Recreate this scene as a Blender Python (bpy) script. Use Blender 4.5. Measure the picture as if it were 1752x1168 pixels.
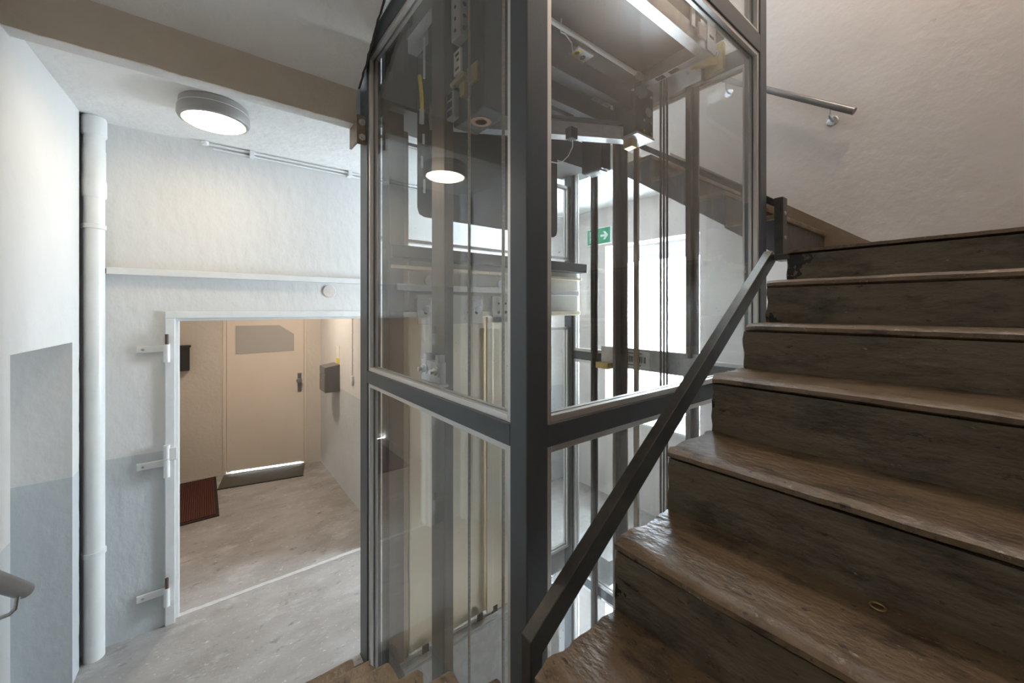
import bpy, bmesh, math, random
from mathutils import Vector, noise

# ------------------------------------------------------------------ camera, world, exposure
sc = bpy.context.scene
for o in list(bpy.data.objects):
    bpy.data.objects.remove(o, do_unlink=True)
C = sc.collection
random.seed(4)
EYE = 2.05
F_PX = 673.0
cam = bpy.data.cameras.new('camera')
cam.sensor_width = 36.0
cam.lens = 36.0 * F_PX / 1752.0
cam.shift_y = -55.0 / 1752.0
cam.clip_start = 0.02
cam_o = bpy.data.objects.new('camera', cam)
cam_o.location = (0, 0, EYE)
cam_o.rotation_euler = (math.radians(90), 0, math.radians(-38.24))
C.objects.link(cam_o)
sc.camera = cam_o

world = bpy.data.worlds.new('overcast_sky')
sc.world = world
world.use_nodes = True
wn = world.node_tree.nodes
wn['Background'].inputs[0].default_value = (0.77, 0.88, 1.0, 1)
wn['Background'].inputs[1].default_value = 16.5

sc.view_settings.view_transform = 'Standard'
sc.view_settings.look = 'None'
sc.view_settings.gamma = 1.0
sc.view_settings.use_curve_mapping = False
sc.view_settings.exposure = 1.78

LAMP = 8.5          # glow of the lamp diffusers


def portal(name, loc, rot, sx, sy):
    l = bpy.data.lights.new(name, 'AREA')
    l.shape = 'RECTANGLE'
    l.size = sx
    l.size_y = sy
    l.cycles.is_portal = True
    o = bpy.data.objects.new(name, l)
    o.location = loc
    o.rotation_euler = rot
    C.objects.link(o)


STOREY = 3.38
WX = 3.53           # window wall
WY = 3.40           # wall with the doorway
WL = -0.55          # wall left of the camera
WN = -0.55          # wall behind the camera
WIN_Y0, WIN_Y1, WIN_Z0, WIN_Z1 = 1.74, 2.80, 0.87, 2.75
for k in (-1, 0, 1):
    portal('window_portal', (WX + 0.34, (WIN_Y0 + WIN_Y1) / 2, (WIN_Z0 + WIN_Z1) / 2 + k * STOREY),
           (0, math.radians(90), 0), WIN_Z1 - WIN_Z0, WIN_Y1 - WIN_Y0)

# ------------------------------------------------------------------ materials
MATS = {}


def mat(name, col, rough=0.6, metal=0.0, col2=None, scale=8.0, bump=0.0, bscale=30.0, bdist=0.01,
        spots=None, stretch=(1, 1, 1), spec=0.5, detail=6.0, band=None, ramp=(0.35, 0.7)):
    m = bpy.data.materials.new(name)
    m.use_nodes = True
    nt = m.node_tree
    N, L = nt.nodes, nt.links
    b = N['Principled BSDF']
    b.inputs['Roughness'].default_value = rough
    b.inputs['Metallic'].default_value = metal
    b.inputs['Specular IOR Level'].default_value = spec
    b.inputs['Base Color'].default_value = (*col, 1)
    geo = N.new('ShaderNodeNewGeometry')
    mp = N.new('ShaderNodeMapping')
    mp.inputs['Scale'].default_value = stretch
    L.new(geo.outputs['Position'], mp.inputs['Vector'])
    out = None
    if col2:
        t = N.new('ShaderNodeTexNoise')
        t.inputs['Scale'].default_value = scale
        t.inputs['Detail'].default_value = detail
        t.inputs['Roughness'].default_value = 0.62
        L.new(mp.outputs[0], t.inputs['Vector'])
        r = N.new('ShaderNodeValToRGB')
        r.color_ramp.elements[0].position = ramp[0]
        r.color_ramp.elements[1].position = ramp[1]
        r.color_ramp.elements[0].color = (*col, 1)
        r.color_ramp.elements[1].color = (*col2, 1)
        L.new(t.outputs['Fac'], r.inputs[0])
        out = r.outputs[0]
    if band:            # painted dado: a real paint edge at one height
        zb, mult = band
        s = N.new('ShaderNodeSeparateXYZ')
        L.new(geo.outputs['Position'], s.inputs[0])
        c = N.new('ShaderNodeMath'); c.operation = 'LESS_THAN'; c.inputs[1].default_value = zb
        L.new(s.outputs['Z'], c.inputs[0])
        mx = N.new('ShaderNodeMixRGB'); mx.blend_type = 'MULTIPLY'
        L.new(c.outputs[0], mx.inputs[0])
        if out is not None:
            L.new(out, mx.inputs[1])
        else:
            mx.inputs[1].default_value = (*col, 1)
        mx.inputs[2].default_value = (*mult, 1)
        out = mx.outputs[0]
    for sp in (spots or []):
        scol, sscale, lo, hi, sdet = sp
        t2 = N.new('ShaderNodeTexNoise')
        t2.inputs['Scale'].default_value = sscale
        t2.inputs['Detail'].default_value = sdet
        t2.inputs['Roughness'].default_value = 0.7
        L.new(mp.outputs[0], t2.inputs['Vector'])
        r2 = N.new('ShaderNodeValToRGB')
        r2.color_ramp.elements[0].position = lo
        r2.color_ramp.elements[1].position = hi
        L.new(t2.outputs['Fac'], r2.inputs[0])
        mx = N.new('ShaderNodeMixRGB')
        L.new(r2.outputs[0], mx.inputs[0])
        if out is not None:
            L.new(out, mx.inputs[1])
        else:
            mx.inputs[1].default_value = (*col, 1)
        mx.inputs[2].default_value = (*scol, 1)
        out = mx.outputs[0]
    if out is not None:
        L.new(out, b.inputs['Base Color'])
    if bump:
        t3 = N.new('ShaderNodeTexNoise')
        t3.inputs['Scale'].default_value = bscale
        t3.inputs['Detail'].default_value = 4.0
        L.new(mp.outputs[0], t3.inputs['Vector'])
        t4 = N.new('ShaderNodeTexNoise')
        t4.inputs['Scale'].default_value = bscale * 0.16
        t4.inputs['Detail'].default_value = 3.0
        L.new(mp.outputs[0], t4.inputs['Vector'])
        ad = N.new('ShaderNodeMath'); ad.operation = 'ADD'
        mu = N.new('ShaderNodeMath'); mu.operation = 'MULTIPLY'; mu.inputs[1].default_value = 1.3
        L.new(t4.outputs['Fac'], mu.inputs[0])
        L.new(t3.outputs['Fac'], ad.inputs[0])
        L.new(mu.outputs[0], ad.inputs[1])
        bp = N.new('ShaderNodeBump')
        bp.inputs['Strength'].default_value = bump
        bp.inputs['Distance'].default_value = bdist
        L.new(ad.outputs[0], bp.inputs['Height'])
        L.new(bp.outputs[0], b.inputs['Normal'])
    MATS[name] = m
    return m


def emit_mat(name, col, strength):
    m = bpy.data.materials.new(name)
    m.use_nodes = True
    b = m.node_tree.nodes['Principled BSDF']
    b.inputs['Base Color'].default_value = (0.9, 0.88, 0.84, 1)
    b.inputs['Emission Color'].default_value = (*col, 1)
    b.inputs['Emission Strength'].default_value = strength
    MATS[name] = m


def glass_mat(name, tint, f0=0.045, rough=0.0, gain=0.9, dirt=0.0):
    """thin architectural glass: clear transmission plus a Fresnel mirror"""
    m = bpy.data.materials.new(name)
    m.use_nodes = True
    nt = m.node_tree
    N, L = nt.nodes, nt.links
    for n in list(N):
        N.remove(n)
    out = N.new('ShaderNodeOutputMaterial')
    geo = N.new('ShaderNodeNewGeometry')
    dot = N.new('ShaderNodeVectorMath'); dot.operation = 'DOT_PRODUCT'
    L.new(geo.outputs['Normal'], dot.inputs[0]); L.new(geo.outputs['Incoming'], dot.inputs[1])
    ab = N.new('ShaderNodeMath'); ab.operation = 'ABSOLUTE'; L.new(dot.outputs['Value'], ab.inputs[0])
    om = N.new('ShaderNodeMath'); om.operation = 'SUBTRACT'; om.inputs[0].default_value = 1.0
    L.new(ab.outputs[0], om.inputs[1])
    pw = N.new('ShaderNodeMath'); pw.operation = 'POWER'; pw.inputs[1].default_value = 5.0
    L.new(om.outputs[0], pw.inputs[0])
    ma = N.new('ShaderNodeMath'); ma.operation = 'MULTIPLY_ADD'
    ma.inputs[1].default_value = gain; ma.inputs[2].default_value = f0
    L.new(pw.outputs[0], ma.inputs[0]); ma.use_clamp = True
    tr = N.new('ShaderNodeBsdfTransparent'); tr.inputs[0].default_value = (*tint, 1)
    gl = N.new('ShaderNodeBsdfGlossy'); gl.inputs['Roughness'].default_value = rough
    mx = N.new('ShaderNodeMixShader')
    L.new(ma.outputs[0], mx.inputs[0]); L.new(tr.outputs[0], mx.inputs[1]); L.new(gl.outputs[0], mx.inputs[2])
    last = mx
    if dirt:            # dust specks and smears on the pane
        t = N.new('ShaderNodeTexNoise'); t.inputs['Scale'].default_value = 70; t.inputs['Detail'].default_value = 2
        L.new(geo.outputs['Position'], t.inputs['Vector'])
        r = N.new('ShaderNodeValToRGB')
        r.color_ramp.elements[0].position = 0.72; r.color_ramp.elements[1].position = 0.76
        r.color_ramp.elements[0].color = (dirt * 0.10,) * 3 + (1,)
        r.color_ramp.elements[1].color = (dirt,) * 3 + (1,)
        L.new(t.outputs['Fac'], r.inputs[0])
        df = N.new('ShaderNodeBsdfDiffuse'); df.inputs[0].default_value = (0.7, 0.68, 0.66, 1)
        m2 = N.new('ShaderNodeMixShader')
        L.new(r.outputs[0], m2.inputs[0]); L.new(mx.outputs[0], m2.inputs[1]); L.new(df.outputs[0], m2.inputs[2])
        last = m2
    L.new(last.outputs[0], out.inputs[0])
    MATS[name] = m


mat('plaster', (0.74, 0.725, 0.705), 0.6, col2=(0.69, 0.675, 0.655), scale=2.2, bump=0.45, bscale=17, bdist=0.010, stretch=(1, 1, 0.6),
    band=(1.135, (0.79, 0.845, 0.885)), spec=0.35)
mat('plaster_plain', (0.72, 0.65, 0.605), 0.75, col2=(0.665, 0.595, 0.55), scale=1.6, bump=0.42, bscale=15, bdist=0.010,
    spots=[((0.42, 0.36, 0.30), 5.0, 0.73, 0.80, 5)], spec=0.25)
mat('ceiling_paint', (0.80, 0.79, 0.77), 0.7, col2=(0.74, 0.73, 0.71), scale=2.5, bump=0.45, bscale=20, bdist=0.012)
mat('soffit_paint', (0.84, 0.80, 0.76), 0.7, col2=(0.77, 0.72, 0.68), scale=2.0, bump=0.5, bscale=26, bdist=0.012)
mat('beam_under_shade', (0.66, 0.64, 0.62), 0.7, col2=(0.60, 0.575, 0.55), scale=4.0, bump=0.4, bscale=24, bdist=0.01)  # greyer than the ceiling: the underside's shade is put into its colour
mat('beam_paint', (0.50, 0.42, 0.33), 0.6, col2=(0.57, 0.485, 0.395), scale=3.0, bump=0.4, bscale=28, bdist=0.01)
mat('corridor_paint', (0.66, 0.60, 0.53), 0.65, col2=(0.62, 0.56, 0.49), scale=2.0, bump=0.25, bscale=30, bdist=0.01)
mat('concrete', (0.40, 0.38, 0.365), 0.55, col2=(0.27, 0.245, 0.225), scale=2.6, bump=0.35, bscale=45, bdist=0.006,
    spots=[((0.62, 0.61, 0.60), 34.0, 0.60, 0.70, 5), ((0.17, 0.155, 0.14), 9.0, 0.58, 0.70, 8), ((0.55, 0.54, 0.53), 3.0, 0.55, 0.75, 8)], stretch=(0.8, 1.25, 1),
    detail=9)
mat('tread', (0.165, 0.108, 0.060), 0.36, col2=(0.275, 0.188, 0.112), scale=5.0, bump=0.5, bscale=36, bdist=0.008,
    spots=[((0.060, 0.038, 0.026), 8.0, 0.50, 0.66, 9), ((0.05, 0.03, 0.024), 40.0, 0.60, 0.66, 6), ((0.44, 0.34, 0.24), 48.0, 0.63, 0.70, 4)], stretch=(1.5, 0.8, 1),
    detail=9)
mat('riser', (0.130, 0.102, 0.066), 0.5, col2=(0.200, 0.158, 0.104), scale=3.0, bump=0.7, bscale=22, bdist=0.012,
    spots=[((0.042, 0.033, 0.024), 5.0, 0.49, 0.68, 9), ((0.03, 0.022, 0.018), 30.0, 0.62, 0.68, 6), ((0.30, 0.265, 0.22), 40.0, 0.68, 0.73, 4)], stretch=(1, 0.6, 1.5),
    detail=9)
mat('stair_dark', (0.075, 0.06, 0.055), 0.55, col2=(0.11, 0.088, 0.078), scale=6.0, bump=0.5, bscale=28, bdist=0.01)
mat('skirt_brown', (0.25, 0.175, 0.105), 0.5, col2=(0.21, 0.145, 0.085), scale=6.0, bump=0.3, bscale=30, bdist=0.008)
mat('seam', (0.60, 0.59, 0.58), 0.6, col2=(0.5, 0.49, 0.48), scale=20, bump=0.3)
mat('frame_steel', (0.098, 0.112, 0.126), 0.40, 0.25, col2=(0.105, 0.108, 0.110), scale=20, bump=0.04, bscale=90)
mat('black_steel', (0.050, 0.046, 0.042), 0.36, 0.25, col2=(0.085, 0.072, 0.060), scale=14,
    spots=[((0.20, 0.15, 0.10), 22.0, 0.72, 0.76, 5)], bump=0.05, bscale=80)
mat('aluminium', (0.72, 0.69, 0.66), 0.36, 0.65, bump=0.03, bscale=120)
mat('galvanised', (0.55, 0.54, 0.52), 0.42, 0.75, col2=(0.44, 0.42, 0.41), scale=18, bump=0.05, bscale=80)
mat('rail_steel', (0.15, 0.125, 0.108), 0.38, 0.7, col2=(0.24, 0.19, 0.15), scale=9, stretch=(1, 1, 0.12), bump=0.04, bscale=60)
mat('rail_bright', (0.46, 0.37, 0.27), 0.28, 0.85, col2=(0.36, 0.29, 0.22), scale=9, stretch=(1, 1, 0.1))
mat('zinc', (0.62, 0.62, 0.63), 0.3, 0.9, col2=(0.5, 0.5, 0.5), scale=30)
mat('brass_zinc', (0.55, 0.42, 0.17), 0.35, 0.8, col2=(0.42, 0.30, 0.12), scale=25)
mat('rust_steel', (0.21, 0.155, 0.115), 0.5, 0.4, col2=(0.30, 0.225, 0.165), scale=14, bump=0.2, bscale=60, bdist=0.003)
mat('car_black', (0.030, 0.030, 0.029), 0.42, 0.25, col2=(0.048, 0.045, 0.042), scale=12)
mat('car_floor', (0.045, 0.043, 0.041), 0.32, 0.3, col2=(0.06, 0.056, 0.052), scale=6)
mat('car_grey', (0.075, 0.07, 0.065), 0.40, 0.35, col2=(0.095, 0.088, 0.08), scale=8)
mat('door_beige', (0.86, 0.75, 0.57), 0.33, 0.75, col2=(0.80, 0.69, 0.52), scale=3, bump=0.02, bscale=60)
mat('header_beige', (0.66, 0.61, 0.52), 0.45, 0.1, col2=(0.55, 0.51, 0.44), scale=5)
mat('rope', (0.40, 0.34, 0.28), 0.5, 0.4, col2=(0.22, 0.18, 0.15), scale=120)
mat('rope_dark', (0.13, 0.075, 0.055), 0.8, 0.0, col2=(0.09, 0.06, 0.05), scale=120)
mat('white_paint', (0.79, 0.79, 0.78), 0.35, col2=(0.73, 0.73, 0.72), scale=10, bump=0.1, bscale=30, bdist=0.004)
mat('pipe_paint', (0.78, 0.785, 0.77), 0.32, col2=(0.73, 0.735, 0.72), scale=7, bump=0.12, bscale=26, bdist=0.004)
mat('void_shade', (0.02, 0.017, 0.014), 0.9)  # near-black that paints in the shade of gaps and open ends
mat('door_paint', (0.73, 0.645, 0.56), 0.5, col2=(0.70, 0.61, 0.525), scale=2.5, bump=0.06, bscale=40, bdist=0.003)
mat('door_panel_grey', (0.42, 0.40, 0.375), 0.5)
mat('lamp_grey', (0.34, 0.32, 0.30), 0.45, 0.1)
mat('lamp_seam', (0.75, 0.72, 0.66), 0.4)
mat('mailbox_grey', (0.17, 0.165, 0.165), 0.4, 0.2)
mat('mailbox_black', (0.035, 0.033, 0.032), 0.42, 0.2)
mat('chrome', (0.60, 0.60, 0.62), 0.25, 0.9)
mat('handle_steel', (0.30, 0.31, 0.33), 0.32, 0.8)
mat('rail_tube', (0.27, 0.255, 0.25), 0.36, 0.6, col2=(0.21, 0.19, 0.18), scale=12, stretch=(1, 0.3, 0.3))
mat('paper_white', (0.82, 0.80, 0.74), 0.6)
mat('paper_yellow', (0.72, 0.60, 0.03), 0.6)
mat('plastic_white', (0.80, 0.79, 0.76), 0.4)
mat('mat_red', (0.105, 0.028, 0.018), 0.95)
mat('mat_dark', (0.030, 0.018, 0.014), 0.95)
mat('mat_brown', (0.10, 0.083, 0.055), 0.95, col2=(0.065, 0.055, 0.036), scale=120)
mat('rubber', (0.02, 0.02, 0.02), 0.7)
mat('sign_green', (0.0, 0.33, 0.145), 0.45)
mat('sign_white', (0.88, 0.90, 0.90), 0.4)
mat('print_black', (0.02, 0.02, 0.02), 0.6)
mat('label_yellow', (0.80, 0.58, 0.02), 0.5)
mat('window_pvc', (0.82, 0.82, 0.83), 0.35)
mat('copper', (0.50, 0.25, 0.13), 0.35, 0.8)
mat('hinge_rust', (0.10, 0.05, 0.035), 0.6)
emit_mat('lamp_glow', (1.0, 0.82, 0.57), LAMP)
emit_mat('added_glow_strong', (1.0, 0.85, 0.69), LAMP * 3.6)  # emission of the added passage and upper stair lamps
emit_mat('added_glow_dim', (1.0, 0.76, 0.50), LAMP * 0.34)  # emission of the added lamp overhead
glass_mat('shaft_glass', (0.97, 0.977, 0.972), 0.062, dirt=0.30)
glass_mat('window_glass', (0.95, 0.97, 0.97), 0.03)



def stains(name, col, pts):
    """old paint blotches with ragged outlines at fixed places"""
    nt = MATS[name].node_tree
    N, L = nt.nodes, nt.links
    b = N['Principled BSDF']
    src = b.inputs['Base Color'].links[0].from_socket
    geo = N.new('ShaderNodeNewGeometry')
    t = N.new('ShaderNodeTexNoise'); t.inputs['Scale'].default_value = 38; t.inputs['Detail'].default_value = 5
    L.new(geo.outputs['Position'], t.inputs['Vector'])
    for (p, r) in pts:
        d = N.new('ShaderNodeVectorMath'); d.operation = 'DISTANCE'; d.inputs[1].default_value = p
        L.new(geo.outputs['Position'], d.inputs[0])
        m = N.new('ShaderNodeMath'); m.operation = 'MULTIPLY_ADD'; m.inputs[1].default_value = r * 2.4; m.inputs[2].default_value = -r * 0.7
        L.new(t.outputs['Fac'], m.inputs[0])
        c = N.new('ShaderNodeMath'); c.operation = 'LESS_THAN'
        L.new(d.outputs['Value'], c.inputs[0]); L.new(m.outputs[0], c.inputs[1])
        mx = N.new('ShaderNodeMixRGB'); mx.inputs[2].default_value = (*col, 1)
        L.new(c.outputs[0], mx.inputs[0]); L.new(src, mx.inputs[1])
        src = mx.outputs[0]
    L.new(src, b.inputs['Base Color'])


stains('riser', (0.016, 0.013, 0.011), [((2.285, 0.65, 2.29), 0.085), ((2.285, 0.665, 2.23), 0.06), ((2.02, 0.668, 2.01), 0.05),
                                        ((0.915, 0.68, 1.27), 0.04), ((1.49, 0.685, 1.70), 0.03)])
# ------------------------------------------------------------------ mesh helpers


class MB:
    """collects shapes in world coordinates; build() links them as one mesh object"""

    def __init__(self):
        self.v, self.f = [], []

    def add(self, vs, fs):
        n = len(self.v)
        self.v += [tuple(p) for p in vs]
        self.f += [tuple(i + n for i in q) for q in fs]
        return self

    def box(self, x0, x1, y0, y1, z0, z1):
        vs = [(x, y, z) for z in (z0, z1) for y in (y0, y1) for x in (x0, x1)]
        return self.add(vs, [(0, 2, 3, 1), (4, 5, 7, 6), (0, 1, 5, 4), (2, 6, 7, 3), (0, 4, 6, 2), (1, 3, 7, 5)])

    def prism(self, poly, axis, a, b):
        """polygon in the plane across `axis`, extruded from a to b; poly coords are the other two axes in xyz order"""
        def P(p, c):
            return {'x': (c, p[0], p[1]), 'y': (p[0], c, p[1]), 'z': (p[0], p[1], c)}[axis]
        n = len(poly)
        vs = [P(p, a) for p in poly] + [P(p, b) for p in poly]
        fs = [tuple(range(n)), tuple(range(2 * n - 1, n - 1, -1))]
        fs += [(i, i + n, (i + 1) % n + n, (i + 1) % n) for i in range(n)]
        return self.add(vs, fs)

    def tube(self, pts, r, n=12, caps=True):
        pts = [Vector(p) for p in pts]
        rings = []
        for i, p in enumerate(pts):
            d = (pts[min(i + 1, len(pts) - 1)] - pts[max(i - 1, 0)]).normalized()
            u = d.cross(Vector((0, 0, 1)))
            if u.length < 1e-3:
                u = Vector((1, 0, 0))
            u.normalize()
            w = d.cross(u)
            rr = r[i] if isinstance(r, (list, tuple)) else r
            rings.append([p + rr * (math.cos(t) * u + math.sin(t) * w) for t in [2 * math.pi * k / n for k in range(n)]])
        vs = [q for ring in rings for q in ring]
        fs = []
        for i in range(len(pts) - 1):
            for k in range(n):
                fs.append((i * n + k, i * n + (k + 1) % n, (i + 1) * n + (k + 1) % n, (i + 1) * n + k))
        if caps:
            fs += [tuple(range(n - 1, -1, -1)), tuple((len(pts) - 1) * n + k for k in range(n))]
        return self.add(vs, fs)

    def bar(self, p0, p1, w, h, up=(0, 0, 1)):
        """square-section bar between two points, w across, h along `up`"""
        p0, p1 = Vector(p0), Vector(p1)
        d = (p1 - p0).normalized()
        s = d.cross(Vector(up)).normalized() * (w / 2)
        u = s.cross(d).normalized() * (h / 2)
        vs = []
        for p in (p0, p1):
            vs += [p - s - u, p + s - u, p + s + u, p - s + u]
        return self.add(vs, [(3, 2, 1, 0), (4, 5, 6, 7), (0, 1, 5, 4), (1, 2, 6, 5), (2, 3, 7, 6), (3, 0, 4, 7)])

    def lathe(self, prof, c, axis=(0, 0, 1), n=32, k=1.0):
        """profile (radius, height) turned about an axis through c"""
        a = Vector(axis).normalized()
        u = a.cross(Vector((1, 0, 0)))
        if u.length < 1e-3:
            u = a.cross(Vector((0, 1, 0)))
        u.normalize()
        w = a.cross(u)
        c = Vector(c)
        prof = [(r * k, h) for r, h in prof]
        vs, fs = [], []
        for r, h in prof:
            for j in range(n):
                t = 2 * math.pi * j / n
                vs.append(c + a * h + (u * math.cos(t) + w * math.sin(t)) * max(r, 1e-5))
        for i in range(len(prof) - 1):
            for k in range(n):
                fs.append((i * n + k, i * n + (k + 1) % n, (i + 1) * n + (k + 1) % n, (i + 1) * n + k))
        fs += [tuple(range(n - 1, -1, -1)), tuple((len(prof) - 1) * n + k for k in range(n))]
        return self.add(vs, fs)

    def lattice(self, x0, x1, y0, y1, z0, z1, nx, ny, nz, fn=None):
        """box whose faces are grids; fn displaces each vertex"""
        key = {}

        def vid(i, j, k):
            if (i, j, k) not in key:
                p = Vector((x0 + (x1 - x0) * i / nx, y0 + (y1 - y0) * j / ny, z0 + (z1 - z0) * k / nz))
                if fn:
                    p = fn(p, i / nx, j / ny, k / nz)
                key[(i, j, k)] = len(self.v)
                self.v.append(tuple(p))
            return key[(i, j, k)]
        for j in range(ny):
            for i in range(nx):
                self.f.append((vid(i, j, nz), vid(i + 1, j, nz), vid(i + 1, j + 1, nz), vid(i, j + 1, nz)))
                self.f.append((vid(i, j + 1, 0), vid(i + 1, j + 1, 0), vid(i + 1, j, 0), vid(i, j, 0)))
        for k in range(nz):
            for i in range(nx):
                self.f.append((vid(i, 0, k), vid(i + 1, 0, k), vid(i + 1, 0, k + 1), vid(i, 0, k + 1)))
                self.f.append((vid(i, ny, k + 1), vid(i + 1, ny, k + 1), vid(i + 1, ny, k), vid(i, ny, k)))
            for j in range(ny):
                self.f.append((vid(0, j, k + 1), vid(0, j + 1, k + 1), vid(0, j + 1, k), vid(0, j, k)))
                self.f.append((vid(nx, j, k), vid(nx, j + 1, k), vid(nx, j + 1, k + 1), vid(nx, j, k + 1)))
        return self

    def build(self, name, m, parent=None, bevel=0.0, smooth=False, seg=2):
        org = Vector((0, 0, 0))
        if parent is None:
            xs = [p[0] for p in self.v]; ys = [p[1] for p in self.v]; zs = [p[2] for p in self.v]
            org = Vector(((min(xs) + max(xs)) / 2, (min(ys) + max(ys)) / 2, min(zs)))
        else:
            q = parent
            while q is not None:
                org += q.location
                q = q.parent
        me = bpy.data.meshes.new(name)
        me.from_pydata([tuple(Vector(p) - org) for p in self.v], [], self.f)
        bm = bmesh.new()
        bm.from_mesh(me)
        bmesh.ops.recalc_face_normals(bm, faces=bm.faces)
        if bevel:
            es = [e for e in bm.edges if len(e.link_faces) == 2 and e.calc_face_angle(0) > 0.5]
            bmesh.ops.bevel(bm, geom=es, offset=bevel, segments=seg, affect='EDGES', profile=0.5, clamp_overlap=True)
        if smooth:
            for f in bm.faces:
                f.smooth = True
            for e in bm.edges:
                if len(e.link_faces) == 2 and e.calc_face_angle(0) > 0.6:
                    e.smooth = False
        bm.to_mesh(me)
        bm.free()
        me.materials.append(MATS[m])
        o = bpy.data.objects.new(name, me)
        C.objects.link(o)
        if parent is None:
            o.location = org
        else:
            o.parent = parent
        return o


def tag(o, label, cat, group=None):
    o['label'] = label
    o['category'] = cat
    if group:
        o['group'] = group
    return o


def struct(o, label=None):
    o['kind'] = 'structure'
    if label:
        o['label'] = label
    return o


def thing(name, loc, label, cat, group=None):
    o = bpy.data.objects.new(name, None)
    o.empty_display_size = 0.05
    o.location = loc
    C.objects.link(o)
    return tag(o, label, cat, group)


def sthing(name, loc, label):
    o = bpy.data.objects.new(name, None)
    o.empty_display_size = 0.05
    o.location = loc
    C.objects.link(o)
    return struct(o, label)


def n3(x, y, z):
    return noise.noise(Vector((x, y, z)))


# ------------------------------------------------------------------ the room
Z0, Z1 = -STOREY, 2 * STOREY - 0.2      # bottom and top of the stairwell that is built

# landing floor and the passage behind the doorway
fb = MB()
fb.box(WL - 0.2, WX, 2.405, WY + 0.06, -0.20, 0)
fb.box(WL - 0.2, 0.738, 2.333, 2.405, -0.20, 0)
fb.box(2.60, WX, 2.02, 2.405, -0.20, 0)
struct(fb.build('floor', 'concrete'), 'worn grey concrete landing floor in front of the doorway')
fp = MB().box(-0.75, 1.30, WY + 0.06, 6.20, -0.20, 0)
struct(fp.build('floor', 'concrete'), 'grey concrete floor of the passage behind the doorway')
fl = MB().box(WL - 0.3, WX + 0.3, WN - 0.3, WY + 0.3, Z0 - 0.2, Z0)
struct(fl.build('floor', 'concrete'), 'concrete floor one storey below')
seam = MB()
pts = 26
for i in range(pts):
    x0 = -0.14 + 1.40 * i / pts
    x1 = -0.14 + 1.40 * (i + 1) / pts
    w = 0.018 + 0.006 * n3(i * 0.9, 1, 0)
    y = WY + 0.05 + 0.004 * n3(i * 0.5, 5, 0)
    seam.box(x0, x1, y - w, y + w, -0.004, 0.003 + 0.001 * n3(i, 2, 2))
struct(seam.build('trim_1', 'seam'), 'low mortar seam across the doorway')

# left wall with the deep door-high niche
NY0, NY1, NZ = 2.436, 3.17, 1.87
wl = MB()
wl.box(WL - 0.35, WL, WN - 0.3, NY0, Z0, Z1)
wl.box(WL - 0.35, WL, NY0, NY1, NZ, Z1)
wl.box(WL - 0.35, WL - 0.24, NY0, NY1, Z0, NZ)


def ragged(p, u, v, w):
    if u > 0.99 and v > 0.99:
        p.y += 0.010 * n3(0, 3, p.z * 9) + 0.005 * n3(0, 7, p.z * 40)
    return p


wl.lattice(WL - 0.35, WL, NY1, 3.285, -0.2, NZ, 1, 1, 90, ragged)
wl.box(WL - 0.35, WL, NY1, 3.285, NZ, Z1)
wl.v = [(x - max(0.0, 3.285 - y) * 0.05, y, z) for (x, y, z) in wl.v]      # the old wall stands slightly askew
struct(wl.build('wall_left', 'plaster'), 'pale plastered wall with a deep door-high niche')
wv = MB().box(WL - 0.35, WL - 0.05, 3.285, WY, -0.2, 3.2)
struct(wv.build('wall_left_gap_shade', 'void_shade'), 'wall return painted near-black as the shaded gap beside the drain pipe')  # solid return, its crevice shade painted on in near-black

# wall with the doorway
DX0, DX1, DZ = -0.138, 1.26, 1.99
wb = MB()
wb.box(WL - 0.35, DX0 - 0.045, WY, WY + 0.12, -0.2, Z1)
wb.box(DX0 - 0.045, DX1, WY, WY + 0.12, DZ + 0.04, Z1)
wb.box(DX1, WX + 0.3, WY, WY + 0.12, -0.2, Z1)
wb.box(WL - 0.35, WX + 0.3, WY, WY + 0.12, Z0, -0.2)
struct(wb.build('wall_back', 'plaster'), 'pale plastered wall around the doorway')

# passage behind the doorway
pc = MB()
pc.box(DX1, DX1 + 0.12, WY + 0.12, 5.90, 0, 2.6)
struct(pc.build('wall_passage_right', 'plaster'), 'side wall of the passage carrying the grey mailbox')
pl2 = MB().box(-0.87, -0.75, WY + 0.12, 6.35, 0, 2.6)
struct(pl2.build('wall_passage_left', 'corridor_paint'), 'hidden side wall of the passage')
pcl = MB().box(-0.87, 1.38, WY + 0.12, 6.40, 2.6, 2.7)
struct(pcl.build('ceiling', 'corridor_paint'), 'ceiling of the passage')


def pw(x):          # the end wall runs slightly askew
    return 6.20 - (x + 0.6) * 0.226


pe = MB()
DL0, DL1, DLZ = 0.205, 1.095, 2.06
pe.prism([(-0.80, pw(-0.80)), (DL0, pw(DL0)), (DL0, pw(DL0) + 0.14), (-0.80, pw(-0.80) + 0.14)], 'z', 0, 2.6)
pe.prism([(DL1, pw(DL1)), (1.27, pw(1.27)), (1.27, pw(1.27) + 0.14), (DL1, pw(DL1) + 0.14)], 'z', 0, 2.6)
pe.prism([(DL0, pw(DL0)), (DL1, pw(DL1)), (DL1, pw(DL1) + 0.14), (DL0, pw(DL0) + 0.14)], 'z', DLZ, 2.6)
struct(pe.build('wall_passage_end', 'corridor_paint'), 'beige end wall of the passage around the door')

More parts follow.
